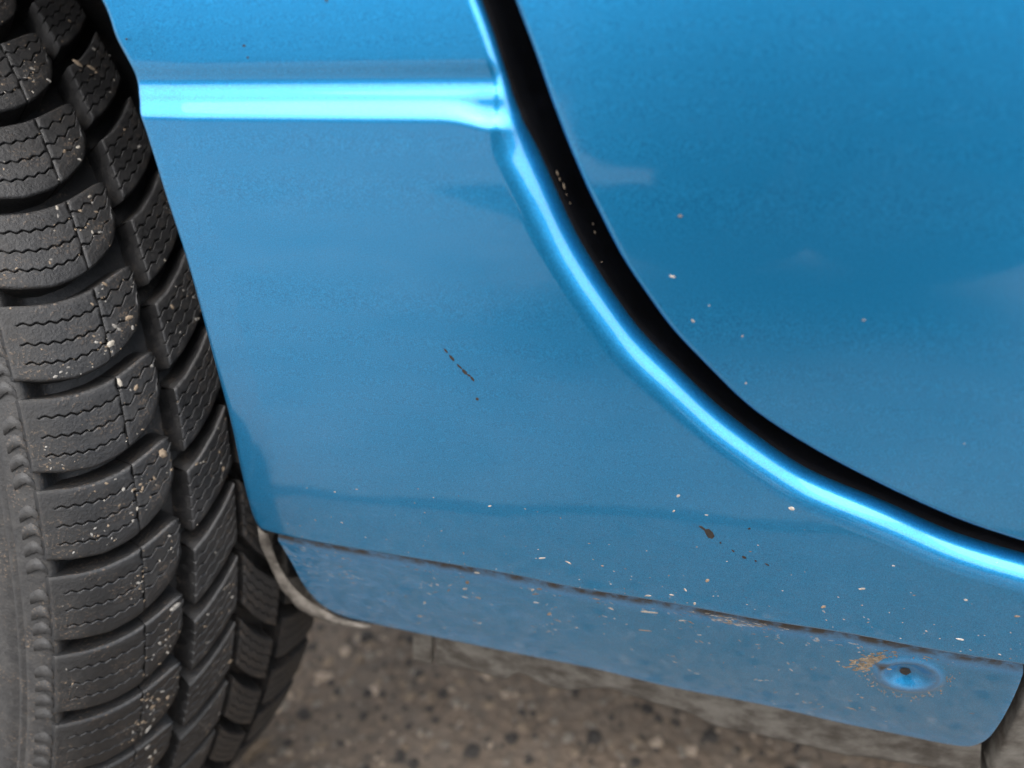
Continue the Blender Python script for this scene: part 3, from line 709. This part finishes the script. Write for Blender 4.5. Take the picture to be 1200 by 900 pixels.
tag(lump_object('dust_fleck', V, Fc, Mi, [M_TAN], car), kind='stuff')

# dry leaf stalk on the ground beside the tyre
c0 = on_z(288, 897, 0.008); c1 = on_z(316, 868, 0.013)
n = 14; g = []
for k in range(n):
    t = k / (n - 1); p = c0 * (1 - t) + c1 * t; wd = 0.0065 * math.sin(math.pi * (0.08 + 0.88 * t)) ** 0.7
    s_ = np.cross(c1 - c0, [0, 0, 1]); s_ /= np.linalg.norm(s_)
    g.append([p + s_ * wd * e + np.array([0, 0, 0.004 * abs(e) + 0.002 * math.sin(5 * t)]) for e in (-1, -.5, 0, .5, 1)])
leaf = link('dry_leaf', grid_mesh('dry_leaf', np.array(g)), M_TAN)
sm = leaf.modifiers.new('thick', 'SOLIDIFY'); sm.thickness = 0.0006
tag(leaf, 'curled tan dry leaf on the asphalt beside the tyre', 'leaf')

# ------------------------------------------------------------------ behind the camera: wall added for the paint's reflections, and the reflected person
bm = bmesh.new(); bmesh.ops.create_cube(bm, size=1)
for v in bm.verts: v.co = (v.co.x * 18, v.co.y * 0.25 - 5.2, (v.co.z + 0.5) * 1.4)
me = bpy.data.meshes.new('added_wall'); bm.to_mesh(me); bm.free()
yw = link('added_wall', me, M_WALL, smooth=False); tag(yw, 'long grey wall added out of view to darken the paint reflection', 'wall')
bm = bmesh.new(); bmesh.ops.create_cube(bm, size=1)
for v in bm.verts: v.co = (v.co.x * 18.1, v.co.y * 0.36 - 5.2, 1.402 + (v.co.z + 0.5) * 0.08)
me = bpy.data.meshes.new('coping'); bm.to_mesh(me); bm.free(); link('coping', me, M_WALL, yw, False)

J = {'pelvis': ((0.09, -1.30, 0.26), .19), 'waist': ((0.09, -1.24, 0.46), .23), 'chest': ((0.09, -1.14, 0.72), .19), 'neck': ((0.09, -1.06, 0.94), .065), 'head': ((0.09, -1.0, 1.08), .095), 'crown': ((0.09, -1.01, 1.17), .07)}
for s_, q_ in (('L', -1), ('R', 1)):
    J.update({'hip' + s_: ((0.09 + .14 * q_, -1.22, 0.24), .19), 'knee' + s_: ((0.09 + .19 * q_, -0.92, 0.19), .25), 'ank' + s_: ((0.09 + .17 * q_, -1.28, 0.07), .06), 'toe' + s_: ((0.09 + .17 * q_, -1.42, 0.04), .045),
              'sh' + s_: ((0.09 + .24 * q_, -1.10, 0.84), .14), 'el' + s_: ((0.09 + .25 * q_, -1.04, 0.56), .12), 'wr' + s_: ((0.09 + .23 * q_, -1.0, 0.26), .14)})
E_ = [('pelvis', 'waist'), ('waist', 'chest'), ('chest', 'neck'), ('neck', 'head'), ('head', 'crown')] + [e for s_ in 'LR' for e in
     (('pelvis', 'hip' + s_), ('hip' + s_, 'knee' + s_), ('knee' + s_, 'ank' + s_), ('ank' + s_, 'toe' + s_), ('chest', 'sh' + s_), ('sh' + s_, 'el' + s_), ('el' + s_, 'wr' + s_))]
ks = list(J); me = bpy.data.meshes.new('person'); me.from_pydata([J[k][0] for k in ks], [(ks.index(a), ks.index(b)) for a, b in E_], []); me.update()
po = link('person', me, M_CLOTH, smooth=False)
sk = po.modifiers.new('skin', 'SKIN'); sk.use_smooth_shade = True; po.modifiers.new('sub', 'SUBSURF').levels = 2
po.modifiers['sub'].render_levels = 2
for k, d in zip(ks, me.skin_vertices[0].data): d.radius = (J[k][1], J[k][1]); d.use_root = (k == 'pelvis')
tag(po, 'person in dark clothes kneeling before the car door, seen as its dark reflection', 'person')
